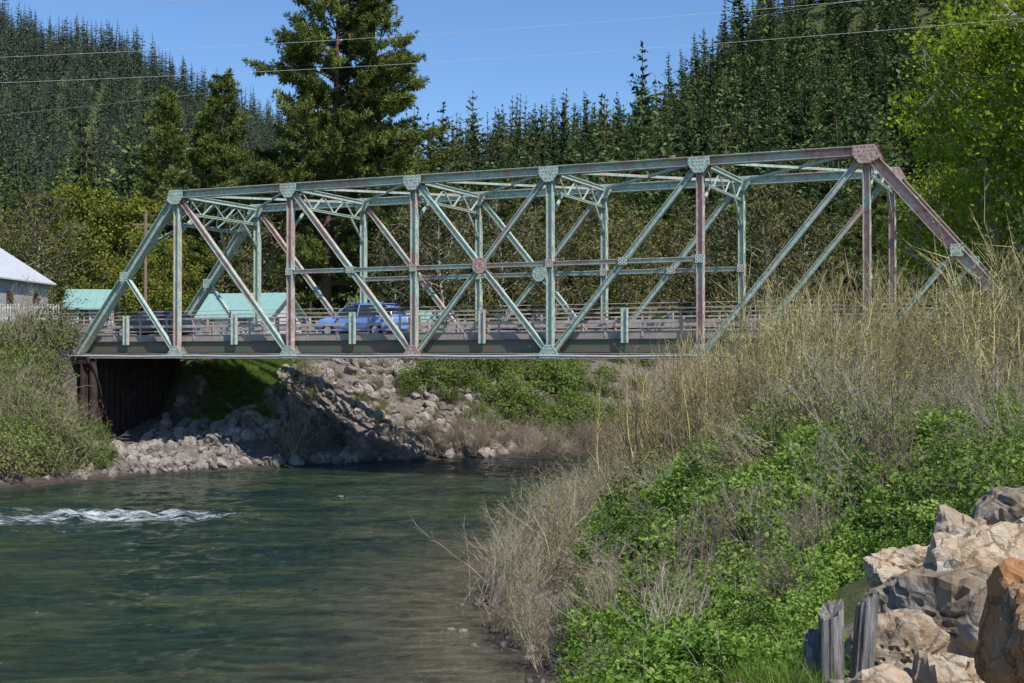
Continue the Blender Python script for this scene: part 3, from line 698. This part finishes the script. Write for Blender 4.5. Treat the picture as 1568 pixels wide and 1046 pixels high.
for k in range(60):
    x=rr_.uniform(1.9,4.6);y=rr_.uniform(6.3,11); 
    if x<.235*y: continue
    BL.append((x,y,float(hgt(np.array([x]),np.array([y]))[0])+.05,rr_.uniform(.08,.26),0))
for k,(x,y,z,r,mt) in enumerate(BL):
    v,f=rock(5 if r>.28 else 4,300+k,.15,9); mb=MB(); mb.add(v*r,f); o=mb.obj('boulder',[M_or if mt else M_tan],smooth=False); o.location=(x,y,z); o.rotation_euler=(0,0,k*1.7)
M_wood,nt=newmat('weathered_wood'); co=objco(nt,(9,9,.9)); n=noise(nt,4,6,co,.7)
out(nt,princ(nt,ramp(nt,n,[(.35,(.10,.085,.075)),(.5,(.32,.29,.27)),(.7,(.54,.51,.48))]),.9,0,n,1.,.05,.2).outputs[0])
for k,(x,y,zt_,r) in enumerate([(1.83,8.05,3.74,.075),(1.96,8.0,3.93,.085),(2.10,8.05,3.99,.07)]):
    mb=MB(); kk=40; th=np.arange(kk)*2*math.pi/kk; rr=r*(1+.12*np.sin(th*2+k)+.05*np.sin(th*7+k)+.03*rng.normal(size=kk)); tp=.03*rng.random(kk)+.05*np.sin(th+k*2)
    x_=np.cos(th)*rr;y_=np.sin(th)*rr
    rings=[np.stack([x_,y_,np.zeros(kk)],1),np.stack([x_*.97,y_*.97,np.full(kk,zt_-2.8)+tp-.12],1),np.stack([x_*.93,y_*.93,np.full(kk,zt_-2.8)+tp],1),np.stack([x_*.5,y_*.5,np.full(kk,zt_-2.82)+tp*.6],1),np.stack([x_*.05,y_*.05,np.full(kk,zt_-2.83)],1)]
    V=np.concatenate(rings); i=np.arange(4)[:,None]*kk;j=np.arange(kk)[None];j2=(j+1)%kk
    mb.add(V,np.stack([i+j,i+j2,i+kk+j2,i+kk+j],-1).reshape(-1,4)); o=mb.obj('weathered_wood_post',[M_wood]); o.location=(x,y,2.8); o.rotation_euler=(.05*(k-1),.06*(1-k),k)
# ---------------------------------------------------------------- buildings
M_wr=plain('white_metal_roof',(.60,.62,.66),(.50,.52,.56),2,.45)
M_tr=plain('teal_metal_roof',(.22,.40,.37),(.27,.44,.41),2,.5)
M_ws=plain('grey_siding',(.40,.40,.43),(.36,.36,.38),2,.8)
M_ww=plain('white_siding',(.75,.75,.73),(.65,.65,.63),2,.8)
M_mar=plain('maroon_trim',(.20,.05,.05),None,2,.6)
M_gl=plain('window_glass',(.03,.035,.04),(.05,.055,.06),2,.1,0,0,.6)
M_fen=plain('white_fence_paint',(.7,.68,.64),(.6,.58,.55),5,.7)
def house(name,x,y,rz,w,d,hw,hr,mw,mr,mtr,z0=6.,hip=0.):
    e=empty(name); e.location=(x,y,z0); e.rotation_euler=(0,0,rz)
    mb=MB(); box(mb,(0,0,hw/2),(w,d,hw))
    if not hip:
        for sx in (-1,1):
            X_=sx*w/2; mb.add([(X_,-d/2,hw),(X_,d/2,hw),(X_,0,hw+hr)],[[0,1,2]])
    mb.obj('walls',[mw],e)
    mb=MB(); ov=.45; sl=hr/(d/2); rx=w/2+ov-hip
    for sy in (-1,1):
        a=np.array([(-w/2-ov,sy*(d/2+ov),hw-sl*ov+.02),(w/2+ov,sy*(d/2+ov),hw-sl*ov+.02),(rx,0,hw+hr+.02),(-rx,0,hw+hr+.02)])
        b=a+np.array([0,0,.1]); V=np.concatenate([a,b]); mb.add(V,[[0,1,2,3],[4,5,6,7],[0,1,5,4],[1,2,6,5],[3,0,4,7]])
        nr=int(w/.45)
        for q in range(nr+1):
            xx=-w/2-ov+.03+q*(w+2*ov-.06)/nr; fr=1 if not hip else min(1,(w/2+ov-abs(xx))/hip)
            p0=np.array([xx,sy*(d/2+ov),hw-sl*ov+.13]);p1=np.array([xx,sy*(d/2+ov)*(1-fr),hw-sl*ov+.13+(hr+sl*ov)*fr]); tube(mb,[p0,p1],.03,4)
    if hip:
        for sx in (-1,1):
            mb.add([(sx*(w/2+ov),-(d/2+ov),hw-sl*ov+.12),(sx*(w/2+ov),(d/2+ov),hw-sl*ov+.12),(sx*rx,0,hw+hr+.12)],[[0,1,2]])
            mb.add([(sx*(w/2+ov),-(d/2+ov),hw-sl*ov+.02),(sx*(w/2+ov),(d/2+ov),hw-sl*ov+.02),(sx*(w/2+ov),(d/2+ov),hw-sl*ov+.12),(sx*(w/2+ov),-(d/2+ov),hw-sl*ov+.12)],[[0,1,2,3]])
    mb.obj('metal_roof',[mr],e)
    mb=MB();mg=MB()
    for q in range(int(w/2.6)):
        xx=-w/2+1.3+q*2.6
        for sy in (-1,1):
            box(mg,(xx,sy*(d/2+.02),1.55),(.8,.03,1.2)); 
            for a,b,c_,d_ in ((0,.66,1.0,.1),(0,-.66,1.0,.1),(.46,0,.1,1.22),(-.46,0,.1,1.22),(0,0,.04,1.2)): box(mb,(xx+a,sy*(d/2+.035),1.55+b),(c_,.05,d_))
    for yy in (-d/4,d/4):
        for sx in (-1,1):
            box(mg,(sx*(w/2+.02),yy,1.55),(.03,.8,1.2))
            for a,b,c_,d_ in ((0,.66,1.0,.1),(0,-.66,1.0,.1),(.46,0,.1,1.22),(-.46,0,.1,1.22)): box(mb,(sx*(w/2+.035),yy+a,1.55+b),(.05,c_,d_))
    box(mb,(0,-d/2-.04,hw-.1),(w+.1,.05,.14));box(mb,(0,d/2+.04,hw-.1),(w+.1,.05,.14))
    mb.obj('window_trim',[mtr],e); mg.obj('windows',[M_gl],e)
    return e
house('grey_house',-39.2,90,math.radians(-4),11,8,3.3,2.9,M_ws,M_wr,M_mar,7.6,3.6)
house('white_house',-20.2,100,math.radians(-15),6,6,2.3,1.7,M_ww,M_tr,M_ww,6.2)
house('garage_building',-34.3,106,math.radians(10),3,5,2.4,1.4,M_ws,M_tr,M_ww,7.0)
house('cabin',-10,118,math.radians(-10),9,6,2.6,1.7,M_ws,M_tr,M_ww,5.2)
mb=MB()
for q in range(56):
    x=-37+q*.16; box(mb,(x,80+.1*q*.16,8.15),(.09,.03,1.15))
for z in (7.85,8.5): box(mb,(-32.6,80.48,z),(9,.04,.09),math.atan(.1))
mb.obj('picket_fence',[M_fen])
M_pole=barkmat('pole_wood',(.2,.14,.09),(.3,.22,.16)); M_wire=plain('power_line_wire',(.7,.7,.7),None,2,.5)
mb=MB(); tube(mb,[(-28.2,100,5.5),(-28.2,100,16.5)],[.15,.11],10); box(mb,(-28.2,100,15.6),(2.0,.12,.14)); mb.obj('utility_pole',[M_pole])
mb=MB()
for (a,b,sag) in [((-60,66,19.9),(60,66,28.4),2.0),((-60,67,19.0),(60,67,26.6),1.9),((-60,100,33),(60,60,25.),1.2),((-60,140,31),(100,100,47),2.5)]:
    a=np.array(a,float);b=np.array(b,float); s=np.linspace(0,1,40)[:,None]; tube(mb,a+(b-a)*s-np.array([0,0,1])*sag*4*s*(1-s),.008,5)
mb.obj('power_lines',[M_wire])
# ---------------------------------------------------------------- cars
def car(name,t,s,paint,L=4.5,H=1.55,wd=1.8,flip=False,z=ZD+.012):
    e=empty(name); p=B(t,s,z); e.location=p; e.rotation_euler=(0,0,math.atan2(U[1],U[0])+(0 if flip else math.pi))
    st=[(-.5,.42,.80,.86,.80,.72),(-.485,.30,.92,1.05,.9,.74),(-.44,.26,.96,1.42,.96,.74),(-.36,.25,.96,1.52,.99,.74),(-.2,.25,.95,1.55,1,.75),(0,.25,.94,1.55,1,.75),(.1,.25,.93,1.50,1,.74),(.24,.25,.93,1.00,.99,.82),(.34,.26,.88,.95,.98,.8),(.44,.28,.80,.86,.93,.74),(.49,.32,.66,.70,.82,.62),(.5,.38,.55,.58,.76,.55)]
    V=[]
    for (x,b,bl,tp,wb,wt) in st:
        hw=wd/2; tp=tp*H/1.55
        half=[(0,b),(wb*.9,b),(wb,b+.12),(wb*1.0,(b+bl)/2),(wb*.97,bl),(wt,tp-.05*(tp-bl)),(wt*.8,tp)]
        ring=[(x*L,hw*a,c) for a,c in half]+[(x*L,-hw*a,c) for a,c in half[::-1][:-1]]
        V+=ring
    k=13; n=len(st); f=[];g=[]
    for i in range(n-1):
        for j in range(k):
            q=[i*k+j,(i+1)*k+j,(i+1)*k+(j+1)%k,i*k+(j+1)%k]
            if (j in(4,8) and 1<=i<=6) or (j in(5,6,7) and i in (6,)) or (j in (5,6,7) and i==1): g.append(q)
            else: f.append(q)
    mb=MB(); mb.add(V,f); mb.add(V,[list(range(k))]); mb.add(V,[[ (n-1)*k+j for j in range(k)][::-1]]); mb.obj('body',[paint],e,True)
    mb=MB(); mb.add(V,g); mb.obj('glass',[M_gl],e,True)
    mb=MB(); hw=wd/2
    for sg in (-1,1):
        for x0,x1 in ((-.30,-.32),(-.06,-.07)):
            tube(mb,[(x0*L,sg*hw*.985,.95),(x1*L,sg*hw*.76,1.5*H/1.55)],.035,5)
        tube(mb,[(.25*L,sg*hw*.95,.94),(.1*L,sg*hw*.75,1.47*H/1.55)],.035,5)
        tube(mb,[(-.38*L,sg*.6,H+.06),(.06*L,sg*.6,H+.06)],.02,5)
        for q in (-.36,-.15,.04): tube(mb,[(q*L,sg*.6,H-.04),(q*L,sg*.6,H+.06)],.02,5)
        box(mb,(.17*L,sg*(hw+.08),1.0),(.1,.2,.13))
    mb.obj('pillars_and_rack',[paint],e)
    mb=MB();mr=MB();ml=MB()
    for x in (-.3,.31):
        for sg in (-1,1):
            tube(mb,[(x*L,sg*(hw-.22),.33),(x*L,sg*(hw+.01),.33)],.33,24)
            tube(mr,[(x*L,sg*(hw-.0),.33),(x*L,sg*(hw+.02),.33)],.20,16)
    mb.obj('tyres',[M_tyre],e);mr.obj('wheel_rims',[M_pipe],e)
    for sg in (-1,1):
        box(ml,(.468*L,sg*hw*.66,.68),(.14,.36,.12)); box(ml,(-.487*L,sg*hw*.78,.88),(.06,.2,.26))
    ml.obj('lamps',[M_ww],e)
    return e
M_tyre=plain('tyre_rubber',(.02,.02,.02),None,5,.8)
def paintm(name,c): return plain(name,c,tuple(x*.92 for x in c),.5,.3,.0,0,.6)
car('blue_car',14.9,W*.60,paintm('blue_car_paint',(.22,.38,.80)),4.5,1.62)
car('dark_car',1.5,W*.66,paintm('dark_car_paint',(.03,.035,.045)),4.4,1.45)
# ---------------------------------------------------------------- light, world, camera
sd=nrm(np.array([.62,-.78,0])); el=math.radians(54)
sv=Vector((sd[0]*math.cos(el),sd[1]*math.cos(el),math.sin(el)))
sl=bpy.data.lights.new('sun','SUN'); sl.energy=5.0; sl.angle=math.radians(.5); sl.color=(1,.95,.87)
so=bpy.data.objects.new('sun',sl); S.collection.objects.link(so); so.rotation_euler=sv.to_track_quat('Z','Y').to_euler(); so.location=(30,-30,60)
w=bpy.data.worlds.new('World'); S.world=w; w.use_nodes=True; nt=w.node_tree
sky=nt.nodes.new('ShaderNodeTexSky'); sky.sky_type='NISHITA'; sky.sun_disc=False; sky.sun_elevation=el; sky.sun_rotation=math.atan2(sd[0],sd[1]); sky.altitude=2600; sky.air_density=1.35; sky.dust_density=.0; sky.ozone_density=9.
bg=nt.nodes['Background']; nt.links.new(sky.outputs[0],bg.inputs[0]); bg.inputs[1].default_value=.15
cam=bpy.data.cameras.new('camera'); cam.lens=45.73; cam.sensor_width=36; cam.clip_end=20000; cam.clip_start=.1
co_=bpy.data.objects.new('camera',cam); S.collection.objects.link(co_); co_.location=(0,0,5.5); co_.rotation_euler=(math.radians(90.63),0,0); S.camera=co_
S.view_settings.view_transform='Standard'; S.view_settings.look='None'; S.view_settings.exposure=0
